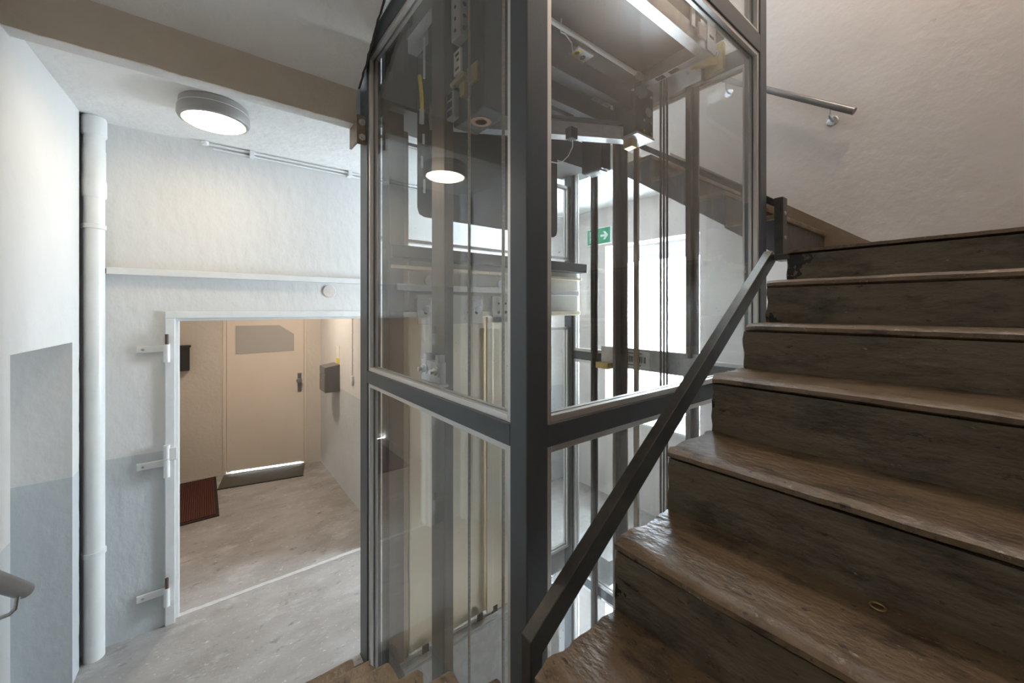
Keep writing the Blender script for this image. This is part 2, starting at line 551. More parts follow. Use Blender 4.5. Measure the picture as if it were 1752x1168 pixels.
# window wall
wf = MB()
ys = (WN - 0.3, WIN_Y0, WIN_Y1, WY + 0.3)
wf.box(WX, WX + 0.36, ys[0], ys[1], Z0, Z1)
wf.box(WX, WX + 0.36, ys[2], ys[3], Z0, Z1)
zc = Z0
for k in (-1, 0, 1):
    wf.box(WX, WX + 0.36, ys[1], ys[2], zc, WIN_Z0 + k * STOREY)
    zc = WIN_Z1 + k * STOREY
wf.box(WX, WX + 0.36, ys[1], ys[2], zc, Z1)
struct(wf.build('wall_far', 'plaster_plain'), 'pinkish plastered wall behind the upper stairs')
wnr = MB().box(WL - 0.3, WX + 0.3, WN - 0.3, WN, Z0, Z1)
struct(wnr.build('wall_near', 'plaster_plain'), 'plastered wall beside the flight of steps')
rf = MB().box(WL - 0.35, WX + 0.36, WN - 0.3, WY + 0.3, Z1, Z1 + 0.2)
struct(rf.build('ceiling', 'ceiling_paint'), 'ceiling at the top of the stairwell')

# landing slab of the storey above, its downstand edge and the flight that leaves it
cs = MB()
cs.box(WL - 0.16, 0.70, 2.43, WY, 3.18, 3.38)
cs.box(0.70, 2.60, 2.43, WY, 3.18, 3.38)
cs.box(2.60, WX, 2.0, WY, 3.18, 3.38)
struct(cs.build('ceiling', 'ceiling_paint'), 'pale plastered ceiling over the landing')


def lip(p, u, v, w):
    if v < 0.5 and w < 0.5:
        p.z += 0.004 * n3(p.x * 7, 2, 1) + 0.002 * n3(p.x * 30, 2, 1)
        p.y += 0.004 * n3(p.x * 9, 5, 1)
    return p


be = MB().lattice(WL - 0.16, 0.700, 2.344, 2.352, 3.12, 3.34, 60, 1, 4, lip)
struct(be.build('trim_2', 'beam_paint'), 'brown painted edge face of the slab above')
be2 = MB().lattice(WL - 0.16, 0.700, 2.352, 2.43, 3.12, 3.36, 60, 1, 1, lip)
struct(be2.build('ceiling_beam', 'beam_under_shade'), 'pale downstand beam along the edge of the landing ceiling')


def soff(y):
    return 3.32 + (2.344 - y) * 0.66


def jag(p, u, v, w):
    if u > 0.99:
        p.x += 0.015 * n3(1, p.y * 7, 1) + 0.008 * n3(1, p.y * 26, 2)
    p.z += soff(p.y) - 3.32
    return p


us = MB().lattice(WL - 0.16, 0.708, 0.80, 2.345, 3.32, 3.36, 1, 70, 1, jag)
struct(us.build('ceiling_soffit', 'soffit_paint'), 'sloping plastered underside of the flight overhead')
us2 = MB().lattice(WL - 0.16, 0.722, 0.80, 2.345, 3.33, 3.52, 1, 70, 1, jag)
struct(us2.build('ceiling_slab', 'stair_dark'), 'rough dark edge of the flight overhead')
uc = MB().box(WL - 0.16, 0.62, WN, 0.80, 4.34, 4.5)
struct(uc.build('ceiling_winder', 'soffit_paint'), 'underside of the stair corner overhead')
ur = MB().prism([(0.62, 4.36), (2.4, 5.60), (2.4, 5.80), (0.62, 4.56)], 'y', WN, 0.66)
ur.box(2.4, WX, WN, 0.8, 5.60, 5.76)
struct(ur.build('ceiling_flight', 'soffit_paint'), 'underside of the next flight high above the steps')

# brown painted stair skirting on the window wall
sk = MB().prism([(0.36, 2.36), (0.62, 2.528), (2.02, 3.55), (2.02, 3.20), (0.85, 2.36)], 'x', WX - 0.012, WX)
struct(sk.build('baseboard_far', 'skirt_brown'), 'brown painted skirting rising with the stairs on the far wall')


# ------------------------------------------------------------------ windows
def window(k, name, label):
    dz = k * STOREY
    t = sthing(name, (WX + 0.28, (WIN_Y0 + WIN_Y1) / 2, WIN_Z0 + dz), label)
    x0, x1 = WX + 0.25, WX + 0.31
    y0, y1, z0, z1 = WIN_Y0, WIN_Y1, WIN_Z0 + dz, WIN_Z1 + dz
    f = MB()
    f.box(x0, x1, y0, y0 + 0.055, z0, z1); f.box(x0, x1, y1 - 0.055, y1, z0, z1)
    f.box(x0, x1, y0 + 0.055, y1 - 0.055, z0, z0 + 0.055); f.box(x0, x1, y0 + 0.055, y1 - 0.055, z1 - 0.12, z1)
    fo = f.build('window_frame', 'window_pvc', t)
    s = MB()
    a, b, c, d = y0 + 0.055, y1 - 0.055, z0 + 0.055, z1 - 0.12
    s.box(x0 + 0.015, x1, a, a + 0.05, c, d); s.box(x0 + 0.015, x1, b - 0.05, b, c, d)
    s.box(x0 + 0.015, x1, a + 0.05, b - 0.05, c, c + 0.05); s.box(x0 + 0.015, x1, a + 0.05, b - 0.05, d - 0.05, d)
    s.build('sash', 'window_pvc', t)
    MB().box(x0 + 0.032, x0 + 0.040, a + 0.05, b - 0.05, c + 0.05, d - 0.05).build('pane', 'window_glass', t)
    MB().box(WX - 0.03, x0, y0, y1, z0 - 0.001, z0 + 0.024).build('window_sill', 'window_pvc', t, bevel=0.004)


window(0, 'window_1', 'bright window behind the glazed lift shaft')
window(1, 'window_2', 'window one storey up behind the lift car')
window(-1, 'window_3', 'window one storey below the landing')


# ------------------------------------------------------------------ stairs
def make_step(parent, along, nose, depth, a, b, z, drop, bodymat='riser', treadmat='tread', seed=0.0, dense=True):
    """along: '+x' climbs to +x with width a..b in y; '-y' climbs to -y, '+y' climbs to +y with width a..b in x.
    built climbing along +u with v across, then mapped"""
    nu, nv = (14, 70) if dense else (6, 24)
    h = 0.034

    def mp(u, v, zz):
        if along == '+x':
            return Vector((nose + u, v, zz))
        if along == '-y':
            return Vector((v, nose - u, zz))
        return Vector((v, nose + u, zz))

    # the end that shows is ragged
    inner_hi = along in ('+x', '-y')

    def edge(u, v, zz):
        f = (v - a) / (b - a)
        f = f if inner_hi else 1 - f
        k = max(0.0, (f - 0.97) / 0.03)
        return k

    def fbody(p, i, j, k):
        u, v, zz = p
        q = edge(u, v, zz)
        s = seed
        du = 0.0
        if i < 0.01:
            du = 0.006 * n3(v * 3, zz * 5, s) + 0.0025 * n3(v * 14, zz * 18, s) + 0.0015 * n3(v * 40, zz * 50, s)
            low = max(0.0, 1 - (zz - (z - 0.19)) / 0.06)
            du -= low * (0.006 + 0.004 * n3(v * 12, 3, s))
        dv = q * (0.010 * n3(s, u * 20, zz * 22) + 0.006 * n3(s, u * 60, zz * 60))
        return mp(u + du, v + (dv if inner_hi else -dv), zz)

    def ftread(p, i, j, k):
        u, v, zz = p
        q = edge(u, v, zz)
        s = seed + 9.3
        r = 0.013
        if u < r - 0.005:
            c = (u + 0.005) / r
            off = r * (1 - math.sqrt(max(0.0, 1 - (1 - c) ** 2)))
            mid = z - h / 2
            zz = mid + (zz - mid) * (1 - off / (h / 2) * 0.8)
        zz += 0.0022 * n3(u * 8, v * 5, s) + 0.0012 * n3(u * 30, v * 22, s)
        if u < 0.03:
            u += 0.003 * n3(v * 6, 1, s) + 0.0022 * n3(v * 28, 2, s)
        dv = q * (0.014 * n3(s, u * 14, 1) + 0.009 * n3(s, u * 45, 2))
        zz -= q * 0.005 * abs(n3(s, u * 25, 4)) * 2
        return mp(u, v + (dv if inner_hi else -dv), zz)

    body = MB().lattice(0.003, depth + 0.03, a, b, z - drop, z - h, 3, nv, 10 if dense else 4, fbody)
    st = body.build('step', bodymat, parent, smooth=True)
    tr = MB().lattice(-0.005, depth + 0.012, a, b - 0.001, z - h, z, nu, nv, 3, ftread)
    tr.build('tread', treadmat, st, smooth=True)
    return st


RIGHT = [(0.605, 1.219), (0.905, 1.409), (1.179, 1.604), (1.475, 1.81), (1.76, 1.992), (2.01, 2.18), (2.275, 2.351)]
stair = thing('staircase', (1.5, 0.1, 1.0), 'brown painted concrete stairs climbing past the right glazed shaft side', 'staircase')
for i, (x, z) in enumerate(RIGHT):
    d = (RIGHT[i + 1][0] - x) if i < 6 else (WX - x - 0.045)
    make_step(stair, '+x', x, d, WN + 0.005, 0.685, z, 0.34, seed=i * 3.1)
# winder corner behind and below the camera
wd = MB().box(WL - 0.10, 0.60, WN + 0.005, 0.74, 0.75, 1.085)
wd.build('winder_step', 'riser', stair)
MB().box(0.25, 0.60, WN + 0.005, 0.50, 1.086, 1.12).build('winder_tread', 'tread', stair)

LEFT = [(2.333, 0.10), (2.02, 0.275), (1.765, 0.445), (1.452, 0.635), (1.205, 0.806), (0.938, 0.975)]
lst = thing('staircase', (0.05, 1.5, 0), 'brown lower steps rising from the landing along the shaft left side', 'staircase')
for i, (y, z) in enumerate(LEFT):
    if i == 0:
        continue
    d = (y - LEFT[i + 1][0]) if i < 5 else 0.165
    make_step(lst, '-y', y, d, WL - (3.285 - y) * 0.05 + 0.002, 0.672, z, 0.30 if i > 1 else 0.274, seed=40 + i * 2.7)
make_step(lst, '-y', 2.325, 0.30, WL - 0.045, 0.672, 0.07, 0.2, seed=61)

bst = thing('staircase', (3.08, 1.4, 2.36), 'dark flight rising behind the shaft along the far wall', 'staircase')
BACK = [(0.82, 2.60), (1.12, 2.804), (1.39, 3.02), (1.65, 3.20), (1.92, 3.38)]


def waist(y):
    return 2.626 + 0.69 * (y - 1.18)


def back_flight(t, dz):
    for i in range(4):
        (y0, z), y1 = BACK[i], BACK[i + 1][0]
        lo0, lo1 = waist(y0), waist(y1)
        if i == 0:
            lo0 = 2.362
        p = [(y0 + 0.012, z - 0.03 + dz), (y0 + 0.012, lo0 + dz), (y1 + 0.012, lo1 + dz), (y1 + 0.012, z - 0.03 + dz)]
        if i == 3:
            p[2] = (1.985, waist(1.985) + dz)
            p[3] = (1.985, z - 0.03 + dz)
        st = MB().prism(p, 'x', 2.618, WX - 0.014).build('step', 'stair_dark', t)
        MB().box(2.610, WX - 0.014, y0, (y1 if i < 3 else 1.985), z - 0.03 + dz, z + dz).build('tread', 'tread', st, bevel=0.006)
    q = [(0.86, waist(0.86) - 0.007 + dz), (1.985, waist(1.985) - 0.007 + dz), (1.985, waist(1.985) - 0.001 + dz), (0.86, waist(0.86) - 0.001 + dz)]
    MB().prism(q, 'x', 2.635, WX - 0.001).build('flight_soffit', 'ceiling_paint', t)


back_flight(bst, 0.0)
lb = thing('staircase', (3.08, 1.4, 2.36 - STOREY), 'flight arriving at the landing from the storey below', 'staircase')
back_flight(lb, -STOREY)

# ------------------------------------------------------------------ lift shaft: frame, glass, rails
SX0, SX1, SY0, SY1 = 0.74, 2.55, 0.87, 2.40
shaft = thing('elevator_shaft', (1.65, 1.63, Z0), 'dark steel framed glazed lift shaft in the middle of the stairwell', 'lift shaft')
PT = Z1 - 0.05
posts = [(SX0, SX0 + 0.085, SY0, SY0 + 0.080), (SX0, SX0 + 0.08, SY1 - 0.125, SY1),
         (SX1 - 0.09, SX1, SY0, SY0 + 0.085), (SX1 - 0.08, SX1, SY1 - 0.085, SY1)]
for (x0, x1, y0, y1) in posts:
    MB().box(x0, x1, y0, y1, Z0, PT).build('post', 'frame_steel', shaft, bevel=0.004)
LEV = [(-1.86 - 1.86, -1.86 - 1.79), (-1.86 - 0.24, -1.86 - 0.17), (-0.24, -0.17), (1.63, 1.70), (3.49, 3.59), (5.42, 5.50)]
LEV = [(a, b) for a, b in LEV if a > Z0 + 0.3]
GAPY = (SY0 + 0.08, SY1 - 0.125)
GAPX = (SX0 + 0.085, SX1 - 0.09)
GAPYF = (SY0 + 0.085, SY1 - 0.085)
for (a, b) in LEV:
    MB().box(SX0, SX0 + 0.06, GAPY[0], GAPY[1], a, b).build('transom', 'frame_steel', shaft, bevel=0.003)
    MB().box(GAPX[0], GAPX[1], SY0, SY0 + 0.06, a, b).build('transom', 'frame_steel', shaft, bevel=0.003)
    MB().box(SX1 - 0.06, SX1, GAPYF[0], GAPYF[1], a, b).build('transom', 'frame_steel', shaft, bevel=0.003)


def pane(face, a, b, z0, z1, bead=True):
    """one glass pane with its four aluminium glazing beads on both sides"""
    w = 0.022
    if face == 'L':
        g = MB().box(SX0 + 0.030, SX0 + 0.038, a, b, z0, z1)
        bx = [(SX0 + 0.008, SX0 + 0.030), (SX0 + 0.038, SX0 + 0.056)]
        def add(m, p, q, r, s, c): m.box(c[0], c[1], p, q, r, s)
    elif face == 'R':
        g = MB().box(a, b, SY0 + 0.030, SY0 + 0.038, z0, z1)
        bx = [(SY0 + 0.008, SY0 + 0.030), (SY0 + 0.038, SY0 + 0.056)]
        def add(m, p, q, r, s, c): m.box(p, q, c[0], c[1], r, s)
    elif face == 'F':
        g = MB().box(SX1 - 0.038, SX1 - 0.030, a, b, z0, z1)
        bx = [(SX1 - 0.030, SX1 - 0.008), (SX1 - 0.056, SX1 - 0.038)]
        def add(m, p, q, r, s, c): m.box(c[0], c[1], p, q, r, s)
    else:
        g = MB().box(a, b, SY1 - 0.038, SY1 - 0.030, z0, z1)
        bx = [(SY1 - 0.030, SY1 - 0.008), (SY1 - 0.056, SY1 - 0.038)]
        def add(m, p, q, r, s, c): m.box(p, q, c[0], c[1], r, s)
    go = g.build('glass_pane', 'shaft_glass', shaft)
    for c in bx:
        m = MB()
        add(m, a, a + w, z0, z1, c); add(m, b - w, b, z0, z1, c)
        add(m, a + w, b - w, z0, z0 + w, c); add(m, a + w, b - w, z1 - w, z1, c)
        m.build('glazing_bead', 'aluminium', go, bevel=0.0015)


PAN = [(LEV[i][1], LEV[i + 1][0]) for i in range(len(LEV) - 1)]
for (z0, z1) in PAN:
    pane('L', GAPY[0], GAPY[1], z0, z1)
    pane('R', GAPX[0], GAPX[1], z0, z1)
    pane('F', GAPYF[0], GAPYF[1], z0, z1)
pane('B', SX0 + 0.08, SX1 - 0.08, 2.47, 3.10)
pane('B', 2.16, SX1 - 0.08, 0.02, 1.90)


def rail(x, y, sx, parent, w=0.12, blade=0.075, z0=Z0 + 0.02, z1=PT - 0.02, m='rail_steel'):
    """T-section guide rail: flange across y, blade pointing along sx"""
    t = MB()
    fx = sorted((x, x + sx * 0.014))
    t.box(fx[0], fx[1], y - w / 2, y + w / 2, z0, z1)
    bx = sorted((x + sx * 0.014, x + sx * blade))
    t.box(bx[0], bx[1], y - 0.009, y + 0.009, z0, z1)
    return t.build('guide_rail', m, parent, bevel=0.002)


rail(0.835, 1.60, 1, shaft)
rail(2.43, 1.785, -1, shaft, w=0.125)
# counterweight rails and slimmer uprights on the window side
rail(2.47, 1.262, -1, shaft, w=0.085, blade=0.05)
rail(2.47, 2.055, -1, shaft, w=0.05, blade=0.05, m='black_steel')
MB().box(2.40, 2.425, 1.625, 1.655, Z0 + 0.02, PT - 0.02).build('tie_bar', 'rail_bright', shaft)
# uprights beside the landing door
MB().box(0.835, 0.925, 2.19, 2.30, Z0 + 0.02, PT - 0.02).build('door_upright', 'rail_steel', shaft, bevel=0.003)
MB().box(0.930, 0.962, 2.21, 2.30, Z0 + 0.02, 3.1).build('door_upright', 'rail_bright', shaft, bevel=0.003)

# rail bracket with barcode on the window side
for kz in (0, 1):
    dz = kz * 1.86
    rb = MB().box(2.452, 2.488, 1.19, 1.985, 1.615 + dz, 1.765 + dz)
    rbo = rb.build('rail_bracket', 'galvanised', shaft, bevel=0.003)
    MB().box(2.415, 2.46, 1.18, 1.30, 1.60 + dz, 1.74 + dz).build('rail_clamp', 'galvanised', rbo, bevel=0.004)
    for yy in (1.215, 1.265):
        MB().lathe([(0.011, 0), (0.011, 0.01), (0.006, 0.012), (0.006, 0.022)], (2.415, yy, 1.685 + dz), (-1, 0, 0), 6).build('bolt', 'zinc', rbo)
    MB().box(2.385, 2.455, 1.87, 1.985, 1.60 + dz, 1.645 + dz).build('rail_foot', 'brass_zinc', rbo, bevel=0.003)
    if kz == 0:
        MB().box(2.4505, 2.452, 1.56, 1.84, 1.632, 1.752).build('barcode_label', 'paper_white', rbo)
        bc = MB()
        yb = 1.745
        random.seed(9)
        while yb > 1.60:
            w = random.choice((0.003, 0.003, 0.006, 0.009))
            bc.box(2.4497, 2.4505, yb - w, yb, 1.668, 1.712)
            yb -= w + random.choice((0.003, 0.004, 0.007))
        for (u0, u1, zz) in ((1.62, 1.75, 1.733), (1.63, 1.75, 1.648)):
            bc.box(2.4497, 2.4505, u0, u1, zz - 0.003, zz + 0.003)
        bc.build('barcode_print', 'print_black', rbo)
        MB().lathe([(0.008, 0), (0.008, 0.0012)], (2.4522, 1.44, 1.69), (-1, 0, 0), 14).build('bolt_hole', 'paper_white', rbo)
# brackets of the left rail: two bolts with washers on an angle plate
for zz in (1.745,):
    br = MB()
    br.box(0.785, 0.835, 1.50, 1.72, zz - 0.03, zz - 0.018)
    br.box(0.802, 0.832, 1.52, 1.70, zz - 0.018, zz + 0.075)
    bro = br.build('rail_bracket', 'galvanised', shaft, bevel=0.002)
    for yy in (1.545, 1.66):
        MB().lathe([(0.026, 0), (0.026, 0.004), (0.017, 0.005), (0.017, 0.018), (0.010, 0.019), (0.010, 0.035)],
                   (0.802, yy, zz + 0.035), (-1, 0, 0), 10).build('bolt', 'zinc', bro)
        MB().box(0.800, 0.834, yy - 0.012, yy + 0.012, zz + 0.06, zz + 0.105).build('rail_clip', 'galvanised', bro, bevel=0.002)
# brass angle on the high transom of the window side
ab = MB().box(2.455, 2.488, 1.07, 1.24, 3.50, 3.66)
abo = ab.build('angle_bracket', 'brass_zinc', shaft, bevel=0.002)
MB().prism([(2.36, 1.20), (2.45, 1.10), (2.455, 1.12), (2.37, 1.23)], 'z', 3.53, 3.59).build('bracket_arm', 'brass_zinc', abo)
MB().lathe([(0.02, 0), (0.02, 0.008), (0.012, 0.009), (0.012, 0.02)], (2.455, 1.11, 3.60), (-1, 0, 0), 8).build('bolt', 'zinc', abo)

# beam end plate bolting the shaft to the slab above
bp = thing('beam_bracket', (0.71, 2.36, 3.0), 'rusty steel plate tying the shaft post to the ceiling beam', 'bracket')
MB().box(0.688, 0.739, 2.290, 2.300, 2.99, 3.155).build('side_plate', 'rust_steel', bp, bevel=0.002)
MB().box(0.688, 0.700, 2.300, 2.43, 3.00, 3.118).build('gusset_plate', 'rust_steel', bp)
for zz in (3.03, 3.115):
    MB().lathe([(0.020, 0), (0.020, 0.005), (0.012, 0.006), (0.012, 0.02)], (0.716, 2.290, zz), (0, -1, 0), 6).build('bolt', 'zinc', bp)

# ------------------------------------------------------------------ landing door and header
ld = thing('elevator_landing_door', (1.5, 2.2, 0), 'beige sliding lift landing door with its header gear', 'lift door')
MB().box(0.965, 1.52, 2.205, 2.232, 0.012, 2.0).build('door_panel', 'door_beige', ld, bevel=0.004)
MB().box(1.50, 2.06, 2.165, 2.192, 0.012, 2.0).build('door_panel', 'door_beige', ld, bevel=0.004)
MB().box(1.485, 1.535, 2.150, 2.164, 0.030, 1.96).build('door_edge', 'door_beige', ld, bevel=0.003)
sill = MB().box(0.90, 2.12, 2.12, 2.405, -0.05, -0.012)
sillo = sill.build('door_sill', 'galvanised', ld)
for yy in (2.135, 2.195, 2.245):
    MB().box(0.90, 2.12, yy - 0.009, yy + 0.009, -0.012, 0.0).build('sill_rail', 'zinc', sillo, bevel=0.002)
MB().box(0.90, 2.12, 2.114, 2.120, -0.62, -0.012).build('apron_plate', 'galvanised', ld)
for xx in (1.05, 1.44, 1.56, 2.0):
    MB().box(xx - 0.02, xx + 0.02, 2.164, 2.172, 0.0, 0.045).build('door_shoe', 'rubber', ld)
hd = MB().box(0.835, 2.46, 2.235, 2.30, 2.0, 2.405)
hdo = hd.build('door_header', 'header_beige', ld, bevel=0.003)
MB().box(0.835, 2.46, 2.135, 2.236, 2.345, 2.415).build('header_cover', 'car_grey', hdo, bevel=0.003)
MB().box(0.84, 2.44, 2.175, 2.235, 2.285, 2.305).build('header_lip', 'door_beige', hdo, bevel=0.002)
MB().box(0.88, 2.42, 2.185, 2.205, 2.16, 2.20).build('hanger_rail', 'aluminium', hdo, bevel=0.003)
MB().box(0.84, 2.44, 2.190, 2.236, 2.005, 2.035).build('header_lip', 'door_beige', hdo, bevel=0.002)
for (x0, x1) in ((1.0, 1.46), (1.54, 2.02)):
    hp = MB().box(x0, x1, 2.165, 2.180, 1.96, 2.14)
    hpo = hp.build('hanger_plate', 'header_beige', ld, bevel=0.002)
    for xx in (x0 + 0.05, x0 + 0.11, x1 - 0.11, x1 - 0.05):
        MB().lathe([(0.011, 0), (0.011, 0.004), (0.006, 0.005)], (xx, 2.165, 2.03), (0, -1, 0), 8).build('bolt', 'rubber', hpo)
        MB().lathe([(0.008, 0), (0.008, 0.003)], (xx, 2.165, 2.09), (0, -1, 0), 8).build('bolt', 'rubber', hpo)
    for xx in (x0 + 0.08, x1 - 0.08):
        MB().lathe([(0.030, 0), (0.030, 0.006), (0.022, 0.010), (0.026, 0.016), (0.030, 0.020)], (xx, 2.186, 2.225), (0, -1, 0), 16).build('hanger_roller', 'zinc', hpo, smooth=True)
MB().box(1.72, 1.86, 2.155, 2.164, 2.075, 2.10).build('maker_label', 'paper_white', hdo)
MB().box(1.78, 1.88, 2.15, 2.164, 1.975, 2.035).build('lock_box', 'galvanised', hdo, bevel=0.003)
for xx in (0.98, 1.34):
    lk = MB().box(xx, xx + 0.09, 2.13, 2.175, 2.045, 2.115).build('door_lock', 'galvanised', hdo, bevel=0.004)
    MB().lathe([(0.022, 0), (0.022, 0.012), (0.012, 0.014)], (xx + 0.06, 2.13, 2.05), (0, -1, 0), 14).build('lock_roller', 'zinc', lk)
MB().bar((1.12, 2.155, 2.19), (1.22, 2.155, 2.165), 0.012, 0.03).build('lock_lever', 'rubber', hdo)
ud = thing('elevator_landing_door', (1.5, 2.2, STOREY), 'dark lift landing door of the storey above', 'lift door')
MB().box(0.965, 1.52, 2.205, 2.232, STOREY + 0.012, STOREY + 1.955).build('door_panel', 'car_grey', ud, bevel=0.004)
MB().box(1.50, 2.06, 2.165, 2.192, STOREY + 0.012, STOREY + 1.955).build('door_panel', 'car_grey', ud, bevel=0.004)
MB().box(0.83, 2.46, 2.235, 2.29, STOREY, STOREY + 2.4).build('door_surround', 'car_grey', ud)
MB().box(0.83, 2.46, 2.12, 2.425, STOREY - 0.20, STOREY).build('door_sill', 'car_grey', ud)
# ------------------------------------------------------------------ lift car seen from below
car = thing('elevator_car', (1.55, 1.55, 3.48), 'dark underside of the lift car with sling beams and safety gear', 'lift car')
MB().box(0.90, 2.24, 1.05, 2.10, 3.56, 3.60).build('platform', 'car_floor', car)
MB().box(0.93, 2.20, 1.08, 2.08, 3.60, PT - 1.0).build('cabin', 'car_grey', car)
MB().box(0.90, 2.26, 1.04, 1.10, 3.475, 3.56).build('platform_beam', 'galvanised', car, bevel=0.002)
MB().box(2.19, 2.25, 1.10, 2.08, 3.475, 3.56).build('platform_beam', 'galvanised', car, bevel=0.002)
MB().box(0.90, 0.955, 1.10, 2.08, 3.475, 3.56).build('platform_beam', 'galvanised', car, bevel=0.002)
MB().box(0.955, 2.19, 2.03, 2.08, 3.475, 3.56).build('platform_beam', 'car_grey', car, bevel=0.002)
for yy in (1.56, 1.80):
    MB().box(0.90, 2.34, yy - 0.03, yy + 0.03, 3.36, 3.48).build('sling_beam', 'car_black', car, bevel=0.003)
MB().bar((1.02, 2.05, 3.13), (2.33, 1.60, 3.235), 0.075, 0.085).build('tie_beam', 'galvanised', car)
MB().bar((1.02, 2.05, 3.20), (2.33, 1.60, 3.31), 0.05, 0.02).build('tie_beam', 'car_black', car)
MB().tube([(1.30, 1.45, 3.52), (2.20, 1.45, 3.52)], 0.013, 10).build('conduit', 'plastic_white', car)
MB().tube([(2.12, 1.45, 3.52), (2.20, 1.45, 3.52)], 0.020, 10).build('conduit_end', 'zinc', car)
# slotted end bracket and control box at the near right corner
eb = MB()
eb.box(2.175, 2.275, 1.030, 1.040, 3.475, 3.95)
ebo = eb.build('end_bracket', 'galvanised', car, bevel=0.002)
for zz in (3.56, 3.64, 3.72, 3.80, 3.88):
    MB().box(2.20, 2.25, 1.0285, 1.0300, zz - 0.007, zz + 0.007).build('slot', 'rubber', ebo)
MB().box(2.05, 2.17, 1.00, 1.04, 3.62, 3.95).build('control_box', 'galvanised', car, bevel=0.006)
MB().box(2.28, 2.36, 1.02, 1.10, 3.60, 3.95).build('control_box', 'galvanised', car, bevel=0.006)
MB().box(2.00, 2.04, 1.028, 1.040, 3.53, 3.68).build('strap_plate', 'zinc', car, bevel=0.003)
MB().box(2.06, 2.14, 1.018, 1.028, 3.50, 3.57).build('rating_label', 'paper_white', car)
for yy in (1.22, 1.31):
    MB().box(2.20, 2.235, yy, yy + 0.055, 3.472, 3.4755).build('slot', 'rubber', car)
# small switch plate with a yellow label
sp = MB().box(1.61, 1.735, 1.455, 1.555, 3.475, 3.485)
spo = sp.build('switch_plate', 'galvanised', car, bevel=0.002)
MB().box(1.62, 1.655, 1.465, 1.52, 3.4735, 3.475).build('warning_label', 'label_yellow', spo)
MB().lathe([(0.014, 0), (0.014, 0.001)], (1.637, 1.492, 3.4735), (0, 0, -1), 14).build('label_print', 'print_black', spo)
MB().lathe([(0.016, 0), (0.016, 0.006)], (1.69, 1.50, 3.475), (0, 0, -1), 12).build('knob', 'rubber', spo)
MB().box(1.66, 1.735, 1.552, 1.562, 3.485, 3.56).build('switch_hanger', 'galvanised', spo)
MB().tube([(1.46, 1.44, 3.555), (1.475, 1.46, 3.50), (1.52, 1.47, 3.515), (1.58, 1.48, 3.50), (1.60, 1.49, 3.46), (1.615, 1.50, 3.478)], 0.004, 6).build('wire', 'plastic_white', car)
# guide shoe and safety block on the window side
sb = MB().box(2.21, 2.40, 1.50, 1.68, 3.20, 3.52)
sbo = sb.build('safety_block', 'car_black', car, bevel=0.006)
MB().lathe([(0.032, 0), (0.032, 0.006), (0.028, 0.009)], (2.34, 1.500, 3.36), (0, -1, 0), 20).build('roller', 'zinc', sbo)
for (xx, zz) in ((2.285, 3.295), (2.365, 3.295), (2.285, 3.225), (2.365, 3.225), (2.25, 3.44), (2.37, 3.47)):
    MB().lathe([(0.011, 0), (0.011, 0.006), (0.006, 0.008)], (xx, 1.500, zz), (0, -1, 0), 6).build('bolt', 'brass_zinc', sbo)
MB().box(2.20, 2.40, 1.49, 1.62, 3.185, 3.20).build('shoe_plate', 'galvanised', sbo)
MB().box(2.23, 2.29, 1.55, 1.62, 3.13, 3.185).build('shoe_clip', 'brass_zinc', sbo, bevel=0.004)
MB().bar((2.10, 1.42, 3.43), (2.20, 1.44, 3.40), 0.045, 0.035).build('limit_switch', 'car_grey', car)
# safety block, clamp and hanging parts on the left
lbk = MB().box(0.895, 1.02, 1.32, 1.565, 2.87, 3.475)
lbo = lbk.build('safety_block', 'car_black', car, bevel=0.006)
MB().lathe([(0.045, 0), (0.045, 0.002), (0.026, 0.003), (0.026, 0.0)], (0.955, 1.43, 2.868), (0, 0, -1), 20).build('sticker', 'copper', lbo)
MB().box(0.885, 0.895, 1.485, 1.545, 3.09, 3.195).build('rating_plate', 'paper_white', lbo)
pr = MB()
for (u0, u1, zz) in ((1.50, 1.53, 3.175), (1.50, 1.52, 3.150), (1.50, 1.53, 3.112)):
    pr.box(0.8842, 0.885, u0, u1, zz - 0.006, zz + 0.006)
pr.build('plate_print', 'print_black', lbo)
MB().box(0.850, 0.895, 1.405, 1.50, 3.02, 3.038).build('clamp', 'brass_zinc', lbo, bevel=0.002)
MB().box(0.882, 0.895, 1.35, 1.43, 2.99, 3.07).build('clamp', 'brass_zinc', lbo, bevel=0.002)
MB().box(0.858, 0.894, 1.41, 1.45, 2.95, 3.005).build('clamp_block', 'brass_zinc', lbo, bevel=0.003)
MB().lathe([(0.018, 0), (0.018, 0.008), (0.010, 0.01), (0.010, 0.022)], (0.87, 1.455, 3.038), (0, 0, 1), 6).build('bolt', 'zinc', lbo)
sp_pts = [(0.865 + 0.012 * math.cos(t), 1.50 + 0.004 * t / 6.28, 3.03 + 0.012 * math.sin(t)) for t in [k * 0.5 for k in range(64)]]
MB().tube(sp_pts, 0.0022, 5).build('spring', 'zinc', lbo)
hs = MB()
hs.box(0.858, 0.892, 1.50, 1.565, 2.89, 3.01)
hso = hs.build('cast_holder', 'galvanised', lbo, bevel=0.008)
for zz in (2.912, 2.95, 2.988):
    MB().box(0.8565, 0.8585, 1.512, 1.553, zz - 0.013, zz + 0.013).build('recess', 'car_black', hso)
st = MB().box(0.846, 0.890, 1.425, 1.50, 3.20, 3.75)
sto = st.build('perforated_strut', 'galvanised', car, bevel=0.004)
for zz in (3.235, 3.285, 3.335, 3.385, 3.435):
    MB().lathe([(0.007, 0), (0.007, 0.002)], (0.846, 1.463, zz), (-1, 0, 0), 10).build('hole', 'rubber', sto)
    MB().lathe([(0.009, 0), (0.009, 0.002)], (0.868, 1.425, zz), (0, -1, 0), 10).build('hole', 'car_grey', sto)
MB().box(0.86, 0.875, 1.60, 1.62, 3.10, 3.42).build('copper_strip', 'copper', car)
